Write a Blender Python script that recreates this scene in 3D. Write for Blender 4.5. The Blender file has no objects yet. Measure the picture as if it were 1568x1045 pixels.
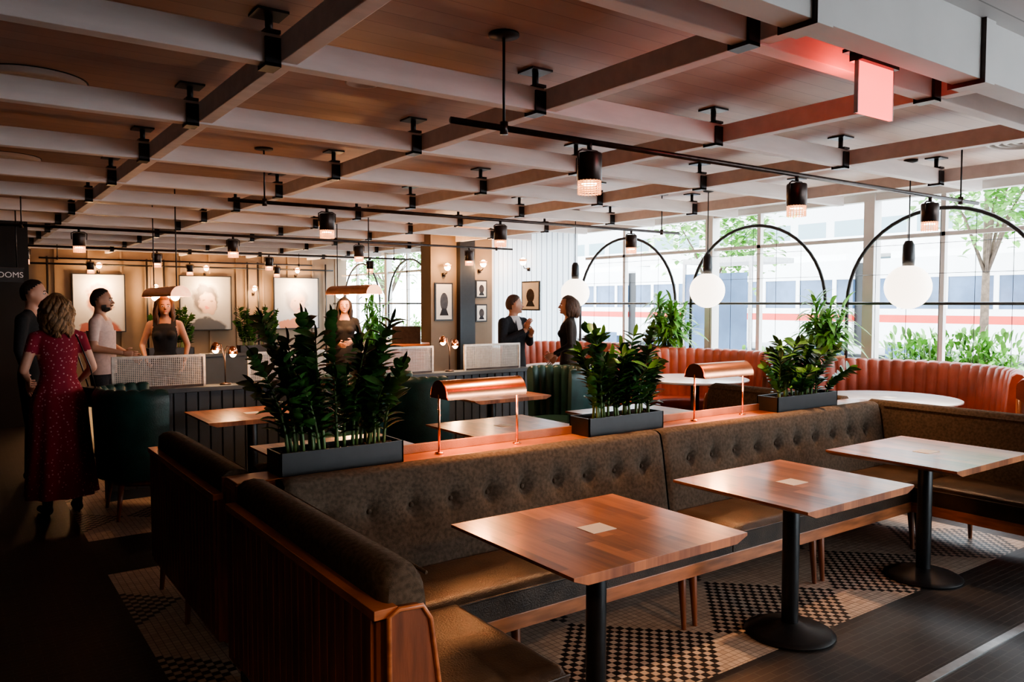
import bpy, math, random
from mathutils import Vector, Matrix, noise
random.seed(7)
pi=math.pi
D=bpy.data; S=bpy.context.scene
COL=S.collection
try: S.view_settings.look='AgX - Medium High Contrast'
except Exception as e: print(e)

# ---------------------------------------------------------------- materials
def newmat(name):
    m=D.materials.new(name); m.use_nodes=True
    nt=m.node_tree; b=nt.nodes['Principled BSDF']
    return m,nt,b
def C(c): return (c[0],c[1],c[2],1)
def mat(name,col,rough=.5,metal=0,var=.15,scale=8,bump=0,bscale=60,emit=None,es=0,spec=.5,stretch=None,coat=0,col2=None):
    m,nt,b=newmat(name); N=nt.nodes; L=nt.links
    tc=N.new('ShaderNodeTexCoord'); mp=N.new('ShaderNodeMapping'); L.new(tc.outputs['Object'],mp.inputs[0])
    if stretch: mp.inputs['Scale'].default_value=stretch
    nz=N.new('ShaderNodeTexNoise'); nz.inputs['Scale'].default_value=scale; nz.inputs['Detail'].default_value=4
    L.new(mp.outputs[0],nz.inputs['Vector'])
    cr=N.new('ShaderNodeValToRGB'); L.new(nz.outputs[0],cr.inputs[0])
    lo=col2 if col2 else [c*(1-var) for c in col]
    hi=[min(1,c*(1+var)) for c in col]
    cr.color_ramp.elements[0].position=.35; cr.color_ramp.elements[1].position=.65
    cr.color_ramp.elements[0].color=C(lo); cr.color_ramp.elements[1].color=C(hi)
    L.new(cr.outputs[0],b.inputs['Base Color'])
    b.inputs['Roughness'].default_value=rough; b.inputs['Metallic'].default_value=metal
    b.inputs['Specular IOR Level'].default_value=spec
    if coat: b.inputs['Coat Weight'].default_value=coat; b.inputs['Coat Roughness'].default_value=.12
    if bump:
        n2=N.new('ShaderNodeTexNoise'); n2.inputs['Scale'].default_value=bscale; n2.inputs['Detail'].default_value=3
        L.new(mp.outputs[0],n2.inputs['Vector'])
        bp=N.new('ShaderNodeBump'); bp.inputs['Strength'].default_value=bump; bp.inputs['Distance'].default_value=.01
        L.new(n2.outputs[0],bp.inputs['Height']); L.new(bp.outputs[0],b.inputs['Normal'])
    if emit:
        b.inputs['Emission Color'].default_value=C(emit); b.inputs['Emission Strength'].default_value=es
    return m
def mth(nt,op,a,b=None,c=None):
    n=nt.nodes.new('ShaderNodeMath'); n.operation=op
    for i,v in enumerate((a,b,c)):
        if v is None: continue
        if isinstance(v,(int,float)): n.inputs[i].default_value=v
        else: nt.links.new(v,n.inputs[i])
    return n.outputs[0]
def mixc(nt,f,a,b):
    n=nt.nodes.new('ShaderNodeMix'); n.data_type='RGBA'
    for s,v in ((0,f),(6,a),(7,b)):
        if isinstance(v,(int,float)): n.inputs[s].default_value=v
        elif isinstance(v,(tuple,list)): n.inputs[s].default_value=C(v)
        else: nt.links.new(v,n.inputs[s])
    return n.outputs[2]
def objxyz(nt):
    tc=nt.nodes.new('ShaderNodeTexCoord'); s=nt.nodes.new('ShaderNodeSeparateXYZ'); nt.links.new(tc.outputs['Object'],s.inputs[0])
    return tc.outputs['Object'],s.outputs[0],s.outputs[1],s.outputs[2]
def wood_planks(name,c1,c2,w=.06,axis='x',rough=.3,coat=.0,seam=.0,gr=14):
    m,nt,b=newmat(name); P,x,y,z=objxyz(nt); L=nt.links
    along,across=(x,y) if axis=='x' else ((y,x) if axis=='y' else (z,x))
    idx=mth(nt,'FLOOR',mth(nt,'DIVIDE',across,w))
    wn=nt.nodes.new('ShaderNodeTexWhiteNoise'); wn.noise_dimensions='1D'; L.new(idx,wn.inputs['W'])
    off=mth(nt,'MULTIPLY',wn.outputs[0],7.3)
    seg=mth(nt,'FLOOR',mth(nt,'ADD',mth(nt,'DIVIDE',along,w*9),off))
    wn2=nt.nodes.new('ShaderNodeTexWhiteNoise'); wn2.noise_dimensions='1D'; L.new(mth(nt,'ADD',mth(nt,'MULTIPLY',seg,3.7),idx),wn2.inputs['W'])
    cb=nt.nodes.new('ShaderNodeCombineXYZ'); L.new(mth(nt,'MULTIPLY',along,1.6),cb.inputs[0]); L.new(mth(nt,'MULTIPLY',across,gr),cb.inputs[1]); L.new(mth(nt,'ADD',off,z),cb.inputs[2])
    nz=nt.nodes.new('ShaderNodeTexNoise'); nz.inputs['Scale'].default_value=3.0; nz.inputs['Detail'].default_value=5; L.new(cb.outputs[0],nz.inputs['Vector'])
    f=mth(nt,'ADD',mth(nt,'MULTIPLY',wn2.outputs[0],.65),mth(nt,'MULTIPLY',mth(nt,'SUBTRACT',nz.outputs[0],.3),.8))
    f=mth(nt,'MINIMUM',mth(nt,'MAXIMUM',f,0),1)
    c=mixc(nt,f,c1,c2)
    if seam:
        fr=mth(nt,'FRACT',mth(nt,'DIVIDE',across,w)); sm=mth(nt,'LESS_THAN',fr,seam)
        c=mixc(nt,mth(nt,'MULTIPLY',sm,.6),c,tuple(v*.3 for v in c1))
    L.new(c,b.inputs['Base Color']); b.inputs['Roughness'].default_value=rough
    if coat: b.inputs['Coat Weight'].default_value=coat; b.inputs['Coat Roughness'].default_value=.15
    return m

M={}
M['table']=wood_planks('walnut_tabletop',(.17,.055,.024),(.56,.21,.085),.055,'y',.34,.3)
M['wood']=mat('walnut_wood',(.20,.065,.028),.38,0,.35,5,.05,60,stretch=(6,6,.6),coat=.15)
M['rail']=mat('cherry_rail_wood',(.40,.14,.055),.32,0,.3,5,stretch=(1,1,6),coat=.3)
M['wool']=mat('taupe_wool_upholstery',(.105,.082,.062),.95,0,.25,60,.5,500,spec=.1)
M['leather']=mat('dark_brown_leather',(.050,.030,.018),.34,0,.3,12,.25,160,spec=.4)
M['tan']=mat('tan_leather',(.28,.12,.06),.5,0,.2,10,.2,200)
M['black']=mat('black_powdercoat',(.010,.010,.011),.38,0,.2,20)
M['bronze']=mat('dark_bronze',(.06,.045,.04),.35,.8,.2,20)
M['copper']=mat('polished_copper',(.75,.32,.17),.25,1,.12,10)
M['copperglow']=mat('copper_perforated_glow',(.7,.33,.2),.35,.8,.3,90,emit=(1,.40,.16),es=1.8)
M['white']=mat('white_paint',(.74,.72,.70),.6,0,.04,3)
M['beam']=mat('whitewashed_beam',(.80,.73,.70),.6,0,.06,6,.1,40,stretch=(.4,2,2))
M['taupe']=mat('taupe_wall_paint',(.22,.155,.10),.7,0,.1,2)
M['darkwall']=mat('hall_gloom_black',(.010,.008,.008),.7,0,.2,2)  # darkness of the hallway side put into the colour
M['partition']=mat('blue_grey_panelling',(.045,.06,.075),.5,0,.15,3)
M['green']=mat('teal_leather',(.012,.055,.048),.4,0,.25,8,.15,120)
M['red']=mat('rust_red_leather',(.32,.07,.04),.4,0,.2,6,.15,120)
M['marble']=mat('white_marble_top',(.75,.76,.77),.2,0,.1,4)
M['paper']=mat('cream_paper',(.78,.72,.62),.7,0,.03,10)
M['soil']=mat('potting_soil',(.04,.025,.018),.95,0,.4,60,.6,90)
M['leafdk']=mat('zz_leaf_green',(.055,.15,.035),.26,0,.5,9,col2=(.016,.055,.016))
M['leaf']=mat('palm_leaf_green',(.16,.38,.07),.4,0,.4,9)
M['stem']=mat('plant_stem',(.10,.17,.05),.45,0,.3,20)
M['mesh']=mat('galvanised_mesh',(.40,.37,.33),.4,.5,.15,30)
M['bulb']=mat('warm_bulb',(1,.7,.4),.4,0,.02,4,emit=(1,.60,.28),es=45)
M['globe']=mat('opal_glass_globe',(.95,.9,.85),.35,0,.02,2,emit=(1,.84,.68),es=4)
M['exit']=mat('exit_sign_face',(.9,.10,.08),.4,0,.1,6,emit=(1,.085,.07),es=4)
M['steel']=mat('brushed_steel',(.5,.5,.5),.35,.9,.1,20)
M['glassdk']=mat('tinted_glass',(.07,.12,.21),.15,0,.3,1)
M['busw']=mat('streetcar_white',(.8,.8,.8),.4,0,.03,2)
M['busr']=mat('streetcar_red',(.65,.05,.03),.4,0,.05,2)
M['road']=mat('asphalt',(.34,.34,.35),.9,0,.1,3,.3,30)
M['pave']=mat('concrete_paving',(.5,.49,.47),.9,0,.1,2)
M['bark']=mat('tree_bark',(.12,.085,.06),.9,0,.3,10,.5,30)
M['skin']=mat('skin',(.55,.30,.21),.5,0,.06,8)
M['skin2']=mat('tanned_skin',(.40,.21,.14),.5,0,.06,8)
M['lips']=mat('lips',(.5,.14,.12),.4)
M['eyew']=mat('eye_white',(.8,.8,.8),.3,0,.02)
M['eyed']=mat('eye_iris',(.03,.02,.015),.2)
M['hairdk']=mat('dark_hair',(.015,.010,.008),.45,0,.5,40,.6,120,stretch=(3,3,.4))
M['hairbr']=mat('brown_hair',(.07,.032,.016),.45,0,.5,40,.6,120,stretch=(3,3,.4))
M['hairbl']=mat('dark_blonde_hair',(.22,.12,.055),.45,0,.6,40,.6,120,stretch=(3,3,.4))
M['suit']=mat('charcoal_suit',(.016,.018,.024),.85,0,.2,60)
M['blackcl']=mat('black_cloth',(.010,.010,.011),.85,0,.2,60)
M['jeans']=mat('blue_trousers',(.05,.08,.16),.85,0,.2,60)
M['shirt']=mat('pale_shirt',(.55,.42,.38),.85,0,.08,30)
M['shirtw']=mat('white_shirt',(.7,.7,.72),.8,0,.03,30)
m,nt,b=newmat('translucent_white_blind'); P,x,y,z=objxyz(nt)
tr=nt.nodes.new('ShaderNodeBsdfTranslucent'); ad=nt.nodes.new('ShaderNodeMixShader'); ad.inputs[0].default_value=.75
f=mth(nt,'GREATER_THAN',mth(nt,'FRACT',mth(nt,'DIVIDE',y,.14)),.12)
cc=mixc(nt,f,(.35,.38,.42),(.85,.88,.9)); nt.links.new(cc,tr.inputs[0]); nt.links.new(cc,b.inputs['Base Color'])
nt.links.new(b.outputs[0],ad.inputs[1]); nt.links.new(tr.outputs[0],ad.inputs[2]); nt.links.new(ad.outputs[0],nt.nodes['Material Output'].inputs[0]); M['blind']=m
m,nt,b=newmat('maroon_floral_print')
P,x,y,z=objxyz(nt); v=nt.nodes.new('ShaderNodeTexVoronoi'); v.inputs['Scale'].default_value=38; nt.links.new(P,v.inputs['Vector'])
f=mth(nt,'LESS_THAN',v.outputs['Distance'],.22); nt.links.new(mixc(nt,f,(.22,.009,.025),(.50,.24,.26)),b.inputs['Base Color']); b.inputs['Roughness'].default_value=.85; M['dress']=m
m,nt,b=newmat('dark_floor_tile'); P,x,y,z=objxyz(nt)
bt=nt.nodes.new('ShaderNodeTexBrick'); nt.links.new(P,bt.inputs['Vector']); bt.inputs['Scale'].default_value=1
bt.inputs['Brick Width'].default_value=.12; bt.inputs['Row Height'].default_value=.04; bt.inputs['Mortar Size'].default_value=.0025
bt.inputs['Color1'].default_value=C((.016,.014,.013)); bt.inputs['Color2'].default_value=C((.028,.024,.022)); bt.inputs['Mortar'].default_value=C((.055,.048,.044))
nt.links.new(bt.outputs[0],b.inputs['Base Color']); b.inputs['Roughness'].default_value=.42
bp=nt.nodes.new('ShaderNodeBump'); bp.inputs['Strength'].default_value=.3; bp.inputs['Distance'].default_value=.002; bp.invert=True
nt.links.new(bt.outputs['Fac'],bp.inputs['Height']); nt.links.new(bp.outputs[0],b.inputs['Normal']); M['floord']=m
m,nt,b=newmat('mosaic_floor_tile'); P,x,y,z=objxyz(nt)
s=.034
fx=mth(nt,'DIVIDE',x,s); fy=mth(nt,'DIVIDE',y,s)
ck=mth(nt,'LESS_THAN',mth(nt,'MODULO',mth(nt,'ADD',mth(nt,'ADD',mth(nt,'FLOOR',fx),mth(nt,'FLOOR',fy)),1000),2),.5)
q=.50
snx=mth(nt,'MULTIPLY',mth(nt,'FLOOR',fx),s); sny=mth(nt,'MULTIPLY',mth(nt,'FLOOR',fy),s)
dm=mth(nt,'ADD',mth(nt,'PINGPONG',snx,q),mth(nt,'PINGPONG',sny,q))
zone=mth(nt,'GREATER_THAN',dm,q)
g=mth(nt,'MAXIMUM',mth(nt,'LESS_THAN',mth(nt,'FRACT',fx),.1),mth(nt,'LESS_THAN',mth(nt,'FRACT',fy),.1))
nz=nt.nodes.new('ShaderNodeTexWhiteNoise'); cb=nt.nodes.new('ShaderNodeCombineXYZ'); nt.links.new(snx,cb.inputs[0]); nt.links.new(sny,cb.inputs[1]); nt.links.new(cb.outputs[0],nz.inputs['Vector'])
light=mixc(nt,nz.outputs[0],(.40,.30,.23),(.52,.41,.32))
c=mixc(nt,mth(nt,'MULTIPLY',zone,ck),light,(.02,.018,.018))
c=mixc(nt,mth(nt,'MULTIPLY',g,.75),c,(.05,.04,.035))
nt.links.new(c,b.inputs['Base Color']); b.inputs['Roughness'].default_value=.45; M['mosaic']=m
M['ceil']=wood_planks('cedar_plank_ceiling',(.46,.305,.245),(.57,.395,.325),.14,'x',.5,0,.03,gr=5)
M['ceilw']=wood_planks('white_plank_ceiling',(.66,.62,.60),(.74,.70,.68),.14,'x',.5,0,.05,gr=5)
m,nt,b=newmat('office_facade'); P,x,y,z=objxyz(nt)
fy=mth(nt,'FRACT',mth(nt,'DIVIDE',y,2.4)); fz=mth(nt,'FRACT',mth(nt,'DIVIDE',z,3.2))
w=mth(nt,'MULTIPLY',mth(nt,'GREATER_THAN',fy,.22),mth(nt,'GREATER_THAN',fz,.28))
nt.links.new(mixc(nt,w,(.5,.5,.5),(.16,.24,.27)),b.inputs['Base Color']); b.inputs['Roughness'].default_value=.4; M['facade']=m
# painterly portrait canvases
def canvas(name,w,h,bgc,hair,face,cloth,seed):
    m,nt,b=newmat(name); P,x,y,z=objxyz(nt)
    nz=nt.nodes.new('ShaderNodeTexNoise'); nz.inputs['Scale'].default_value=5; nz.inputs['Detail'].default_value=5
    mp=nt.nodes.new('ShaderNodeMapping'); mp.inputs['Location'].default_value=(seed*3.1,seed,seed*7); nt.links.new(P,mp.inputs[0]); nt.links.new(mp.outputs[0],nz.inputs['Vector'])
    d=mth(nt,'MULTIPLY',mth(nt,'SUBTRACT',nz.outputs[0],.5),.28)
    def el(cx,cz,rx,rz,soft=6):
        a=mth(nt,'DIVIDE',mth(nt,'SUBTRACT',mth(nt,'ADD',x,d),cx),rx); c=mth(nt,'DIVIDE',mth(nt,'SUBTRACT',mth(nt,'SUBTRACT',z,d),cz),rz)
        r=mth(nt,'SQRT',mth(nt,'ADD',mth(nt,'MULTIPLY',a,a),mth(nt,'MULTIPLY',c,c)))
        return mth(nt,'MINIMUM',mth(nt,'MAXIMUM',mth(nt,'MULTIPLY',mth(nt,'SUBTRACT',1.05,r),soft),0),1)
    c=mixc(nt,nz.outputs[0],tuple(v*.75 for v in bgc),bgc)
    c=mixc(nt,mth(nt,'MULTIPLY',el(0,-.5*h,w*.42,h*.22),.9),c,cloth)
    c=mixc(nt,mth(nt,'MULTIPLY',el(.0,.08*h,w*.27,h*.30,4),.85),c,hair)
    c=mixc(nt,mth(nt,'MULTIPLY',el(.03*w,.0,w*.17,h*.22,5),.95),c,mixc(nt,nz.outputs[0],tuple(v*.55 for v in face),face))
    for s in (-1,1): c=mixc(nt,mth(nt,'MULTIPLY',el(.03*w+s*w*.07,.05*h,w*.035,h*.018,3),.6),c,(.08,.05,.05))
    c=mixc(nt,mth(nt,'MULTIPLY',el(.03*w,-.10*h,w*.05,h*.018,3),.7),c,(.5,.1,.1))
    nt.links.new(c,b.inputs['Base Color']); b.inputs['Roughness'].default_value=.6; return m
CV=[canvas('portrait_canvas_a',.98,1.22,(.60,.58,.55),(.30,.10,.07),(.7,.42,.33),(.35,.08,.06),1),
    canvas('portrait_canvas_b',1.12,1.22,(.45,.44,.42),(.05,.04,.05),(.62,.44,.36),(.04,.05,.07),2),
    canvas('portrait_canvas_c',1.10,1.22,(.55,.58,.62),(.28,.27,.30),(.72,.50,.42),(.5,.16,.05),3)]

# ---------------------------------------------------------------- builder
class B:
    def __init__(s): s.V=[];s.F=[];s.MI=[];s.SM=[];s.mats=[];s.M=Matrix.Identity(4)
    def mi(s,m):
        m=M[m] if isinstance(m,str) else m
        if m not in s.mats: s.mats.append(m)
        return s.mats.index(m)
    def add(s,vs,fs,m,sm=False):
        o=len(s.V); k=s.mi(m)
        for v in vs: s.V.append(tuple(s.M@Vector(v)))
        for f in fs: s.F.append([i+o for i in f]); s.MI.append(k); s.SM.append(sm)
    def box(s,x0,x1,y0,y1,z0,z1,m):
        vs=[(x,y,z) for z in (z0,z1) for y in (y0,y1) for x in (x0,x1)]
        s.add(vs,[(0,2,3,1),(4,5,7,6),(0,1,5,4),(2,6,7,3),(0,4,6,2),(1,3,7,5)],m)
    def rings(s,rs,m,sm=True,cap=True,closed=True):
        n=len(rs[0]); vs=[p for r in rs for p in r]; fs=[]
        for i in range(len(rs)-1):
            for j in range(n if closed else n-1):
                k=(j+1)%n; fs.append((i*n+j,i*n+k,(i+1)*n+k,(i+1)*n+j))
        if cap: fs.append(tuple(reversed(range(n)))); fs.append(tuple((len(rs)-1)*n+j for j in range(n)))
        s.add(vs,fs,m,sm)
    def tube(s,pts,r,m,seg=10,cap=True,sm=True):
        pts=[Vector(p) for p in pts]; R=r if isinstance(r,(list,tuple)) else [r]*len(pts)
        rs=[]; up=None
        for i,p in enumerate(pts):
            t=(pts[min(i+1,len(pts)-1)]-pts[max(i-1,0)]).normalized()
            if up is None:
                up=Vector((0,0,1)) if abs(t.z)<.9 else Vector((1,0,0))
            a=(up-t*up.dot(t)).normalized(); up=a; bb=t.cross(a)
            rs.append([tuple(p+R[i]*(math.cos(q)*a+math.sin(q)*bb)) for q in [2*pi*j/seg for j in range(seg)]])
        s.rings(rs,m,sm,cap)
    def lathe(s,prof,c,m,seg=24,sm=True,cap=True):
        rs=[[(c[0]+r*math.cos(2*pi*j/seg),c[1]+r*math.sin(2*pi*j/seg),c[2]+z) for j in range(seg)] for r,z in prof]
        s.rings(rs,m,sm,cap)
    def cyl(s,x,y,z0,z1,r,m,seg=20,r1=None):
        s.lathe([(r,z0),(r if r1 is None else r1,z1)],(x,y,0),m,seg,True)
    def ell(s,c,rx,ry,rz,m,seg=16,rg=10,keep=None,fn=None):
        vs=[];fs=[]
        for i in range(rg+1):
            th=pi*i/rg
            for j in range(seg):
                ph=2*pi*j/seg
                p=Vector((rx*math.sin(th)*math.cos(ph),ry*math.sin(th)*math.sin(ph),rz*math.cos(th)))
                if fn: p=fn(p)
                vs.append(p+Vector(c))
        for i in range(rg):
            for j in range(seg):
                k=(j+1)%seg; f=(i*seg+j,(i+1)*seg+j,(i+1)*seg+k,i*seg+k)
                if keep:
                    cc=sum((vs[q] for q in f),Vector())/4-Vector(c)
                    if not keep(cc): continue
                fs.append(f)
        s.add([tuple(v) for v in vs],fs,m,True)
    def cone(s,p0,p1,r0,r1,m,seg=12):
        p0=Vector(p0);p1=Vector(p1); s.tube([p0,p1],[r0,r1],m,seg); s.ell(p0,r0,r0,r0,m,seg,8); s.ell(p1,r1,r1,r1,m,seg,8)
    def prism(s,poly,axis,a,b,m,sm=False):
        def P(p,t):
            if axis=='x': return (t,p[0],p[1])
            if axis=='y': return (p[0],t,p[1])
            return (p[0],p[1],t)
        n=len(poly); vs=[P(p,a) for p in poly]+[P(p,b) for p in poly]
        fs=[(i,(i+1)%n,n+(i+1)%n,n+i) for i in range(n)]+[tuple(reversed(range(n))),tuple(range(n,2*n))]
        s.add(vs,fs,m,sm)
    def grid(s,fn,nu,nv,m,sm=True):
        vs=[fn(i/nu,j/nv) for j in range(nv+1) for i in range(nu+1)]
        fs=[(j*(nu+1)+i,j*(nu+1)+i+1,(j+1)*(nu+1)+i+1,(j+1)*(nu+1)+i) for j in range(nv) for i in range(nu)]
        s.add(vs,fs,m,sm)
    def mesh(s,name):
        me=D.meshes.new(name); me.from_pydata(s.V,[],s.F)
        for m in s.mats: me.materials.append(m)
        me.polygons.foreach_set('material_index',s.MI); me.polygons.foreach_set('use_smooth',s.SM); me.update()
        return me
    def obj(s,name,loc=(0,0,0),rot=0,bevel=0,fixn=True):
        me=s.mesh(name)
        if fixn:
            import bmesh
            bm=bmesh.new(); bm.from_mesh(me); bmesh.ops.recalc_face_normals(bm,faces=bm.faces); bm.to_mesh(me); bm.free()
        o=D.objects.new(name,me); COL.objects.link(o); o.location=loc; o.rotation_euler=(0,0,rot)
        if bevel:
            md=o.modifiers.new('bevel','BEVEL'); md.width=bevel; md.segments=2; md.limit_method='ANGLE'; md.angle_limit=math.radians(50)
        return o
def dup(o,loc,rot=0,name=None):
    n=D.objects.new(name or o.name.split('.')[0],o.data); COL.objects.link(n); n.location=loc; n.rotation_euler=(0,0,rot)
    for md in o.modifiers:
        k=n.modifiers.new(md.name,md.type); k.width=md.width;k.segments=md.segments;k.limit_method=md.limit_method;k.angle_limit=md.angle_limit
    return n

# ---------------------------------------------------------------- camera
cam=D.cameras.new('camera'); co=D.objects.new('camera',cam); COL.objects.link(co)
co.location=(0,0,1.62); co.rotation_euler=(math.radians(90-2.74),0,math.radians(-35.6)); cam.lens=27.55; cam.sensor_width=36; cam.clip_end=300
S.camera=co

# ---------------------------------------------------------------- room shell
XL,XR,YB,YF,ZC=-1.6,8.0,-5.5,18.9,2.92
b=B()
def frect(x0,x1,y0,y1,m): b.box(x0,x1,y0,y1,-.1,0,m)
X0,X1=.72,5.9
ys=[(YB-.2,2.2,0),(2.2,5.15,1),(5.15,5.95,0),(5.95,8.2,1),(8.2,YF+.2,0)]
frect(XL-.2,X0,YB-.2,YF+.2,'floord'); frect(X1,XR+.3,YB-.2,YF+.2,'floord')
for a,c,k in ys: frect(X0,X1,a,c,'mosaic' if k else 'floord')
b.obj('floor')
b=B(); b.box(XL,XR,1.62,1.66,0,.004,'steel'); b.obj('trim_1')
b=B(); b.box(XL-.2,XR+.3,1.75,YF+.2,ZC,ZC+.12,'ceil'); b.box(XL-.2,XR+.3,YB-.2,1.75,2.86,3.04,'ceilw'); b.obj('ceiling')
b=B(); b.box(XL,XR,1.63,1.75,2.6,2.92,'white')
for x in [-1.23+1.24*i for i in range(7)]: b.box(x-.05,x+.05,1.615,1.765,2.585,2.9,'white'); b.box(x-.055,x-.05,1.61,1.77,2.58,2.9,'bronze')
b.obj('trim_2',bevel=.002)
b=B(); b.box(XL-.2,XL,YB,YF,0,ZC,'darkwall'); b.obj('wall_left')
b=B(); b.box(XL-.2,4.8,YB-.2,YB,0,ZC,'taupe'); b.box(4.8,XR+.3,YB-.2,YB,0,.7,'white'); b.box(4.8,XR+.3,YB-.2,YB,2.8,ZC,'white')
for x in (4.85,6.4,8.0): b.box(x-.05,x+.05,YB-.15,YB-.05,.7,2.8,'white')  # unseen rear glazing, added to let daylight in from behind the camera
b.obj('wall_back')
b=B(); b.box(XL,XR+.3,YF,YF+.2,0,ZC,'taupe')
for x in [i*.62-1.3 for i in range(16)]: b.box(x-.02,x+.02,YF-.025,YF,0,ZC,'taupe')
for x in (1.65,3.55,3.9,5.75,6.0,7.7): b.tube([(x,YF-.08,.2),(x,YF-.08,2.6)],.022,'black',8)
b.tube([(1.3,YF-.08,2.45),(7.9,YF-.08,2.45)],.02,'black',8)
b.obj('wall_far')
b=B(); b.box(XL,.85,12.1,12.3,0,ZC,'darkwall'); b.obj('wall_hall')  # near-black sheet standing in for the dark hallway
b=B(); b.box(XR,XR+.25,YB,YF,0,.78,'white'); b.box(XR-.02,XR+.25,YB,YF,.78,.82,'white')
b.box(XR,XR+.25,YB,YF,2.8,ZC,'white')
b.box(XR,XR+.22,11.8,13.6,.82,2.8,'white')
b.obj('wall_right')
b=B()
yy=9.45
while yy<11.75:
    b.box(XR+.03,XR+.036,yy+.004,yy+.136,.82,2.8,'blind'); yy+=.14
b.obj('window_blind')
b=B(); b.box(6.73,8,11.8,12.15,0,ZC,'taupe'); b.box(7.25,7.56,11.68,11.8,0,ZC,'black'); b.obj('wall_pier')
for i,(a,c) in enumerate([(YB,-3.0),(-3.0,-.3),(-.3,2.45),(2.45,4.66),(4.66,6.85),(6.85,9.4),(13.6,16.2),(16.2,18.8)]):
    b=B()
    b.box(8.06,8.2,a-.06,a+.06,.82,2.8,'white'); b.box(8.08,8.18,a+.06,c-.06,.82,.88,'white'); b.box(8.08,8.18,a+.06,c-.06,2.72,2.8,'white')
    k=(a+c)/2+.35; b.box(8.10,8.16,k-.025,k+.025,.88,2.72,'white')
    b.box(8.10,8.16,a+.06,c-.06,2.30,2.34,'white')
    b.obj('window_%d'%(i+1))
b=B(); R=.98
def arc(cy,z=1.62,x=7.95):
    pts=[(x,cy+R,.83),(x,cy+R,1.2)]+[(x,cy+R*math.cos(t),z+R*math.sin(t)*.96) for t in [pi*i/24 for i in range(25)]]+[(x,cy-R,1.2),(x,cy-R,.83)]
    b.tube(pts,.02,'black',8)
    for k in (-.66,-.33,0,.33,.66):
        b.tube([(x,cy+k,.83),(x,cy+k,z+math.sqrt(R*R-k*k)*.96)],.003,'black',5)
    for h in (.3,.6): 
        w=math.sqrt(R*R-(h/.96)**2); b.tube([(x,cy-w,z+h),(x,cy+w,z+h)],.003,'black',5)
for cy in (-2.8,-.6,1.62,3.85,6.07,8.3): arc(cy)
b.tube([(7.95,YB,1.62),(7.95,9.4,1.62)],.016,'black',8); b.tube([(7.95,YB,.83),(7.95,9.4,.83)],.016,'black',8)
for cy in (14.85,17.25): arc(cy)
b.tube([(7.95,13.6,1.62),(7.95,YF,1.62)],.016,'black',8)
b.obj('arched_window_grille')
bx=[-.23+1.5*i for i in range(6)]; by=[2.12+1.42*i for i in range(12)]
b=B()
for y in by: b.box(XL,XR,y-.04,y+.04,2.69,2.82,'beam')
b.obj('ceiling_beam',bevel=.004)
b=B()
for x in bx:
    yy=[1.75]+by+[YF]
    for i in range(len(yy)-1):
        a=yy[i]+(.04 if i else 0); c=yy[i+1]-.04
        b.box(x-.04,x+.04,a,c,2.70,2.815,'beam')
b.obj('ceiling_crossbeam',bevel=.004)
b=B()
for x in bx:
    for y in by:
        xx=x-.075
        b.box(xx-.035,xx+.035,y-.055,y-.041,2.675,2.80,'black'); b.box(xx-.035,xx+.035,y+.041,y+.055,2.675,2.80,'black')
        b.box(xx-.035,xx+.035,y-.055,y+.055,2.672,2.688,'black'); b.box(xx-.035,xx+.035,y-.055,y+.055,2.82,2.835,'black')
        b.cyl(xx,y,2.83,2.91,.018,'black',10); b.box(xx-.07,xx+.07,y-.07,y+.07,2.908,2.92,'black')
b.obj('beam_hanger_brackets')
b=B()
for r in (.28,.22,.16,.10):
    b.lathe([(r,-.002),(r+.005,-.03),(r-.025,-.045),(r-.022,-.03),(r-.012,-.002)],(0,0,0),'beam',40,cap=False)
b.cyl(0,0,-.004,0,.29,'black',40); b.cyl(0,0,-.04,-.004,.03,'beam',20)
o=b.obj('ceiling_vent',(.42,5.35,ZC)); dup(o,(.42,8.3,ZC)); dup(o,(6.9,2.7,ZC))
b=B(); b.lathe([(.10,0),(.10,-.012),(.085,-.014),(.08,-.006)],(0,0,0),'beam',28)
o=b.obj('ceiling_speaker',(2.0,4.3,ZC)); dup(o,(5.0,4.3,ZC)); dup(o,(3.5,7.0,ZC))

# ---------------------------------------------------------------- tables
def table(name,w,d,top='table'):
    b=B(); h=.75
    b.prism([(-w/2,h),(-w/2,h-.012),(-w/2+.06,h-.035),(w/2-.06,h-.035),(w/2,h-.012),(w/2,h)],'y',-d/2+.0,d/2-.0,top)
    b.box(-.25,.25,-.03,.03,h-.06,h-.034,'black'); b.box(-.03,.03,-.25,.25,h-.06,h-.034,'black')
    b.cyl(0,0,.04,h-.05,.04,'black',20)
    b.lathe([(.21,0),(.215,.012),(.19,.025),(.09,.04),(.05,.06)],(0,0,0),'black',32)
    b.box(-.06,.06,-.05,.05,h,h+.002,'paper')
    return b
t=table('dining_table',.86,.75).obj('dining_table',(2.01,2.245,0),bevel=.002)
for p in [(3.31,2.28),(4.64,2.30),(1.89,4.42),(3.19,4.55),(4.45,4.50),(1.93,6.25),(4.2,6.2)]: dup(t,(p[0],p[1],0))

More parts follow.
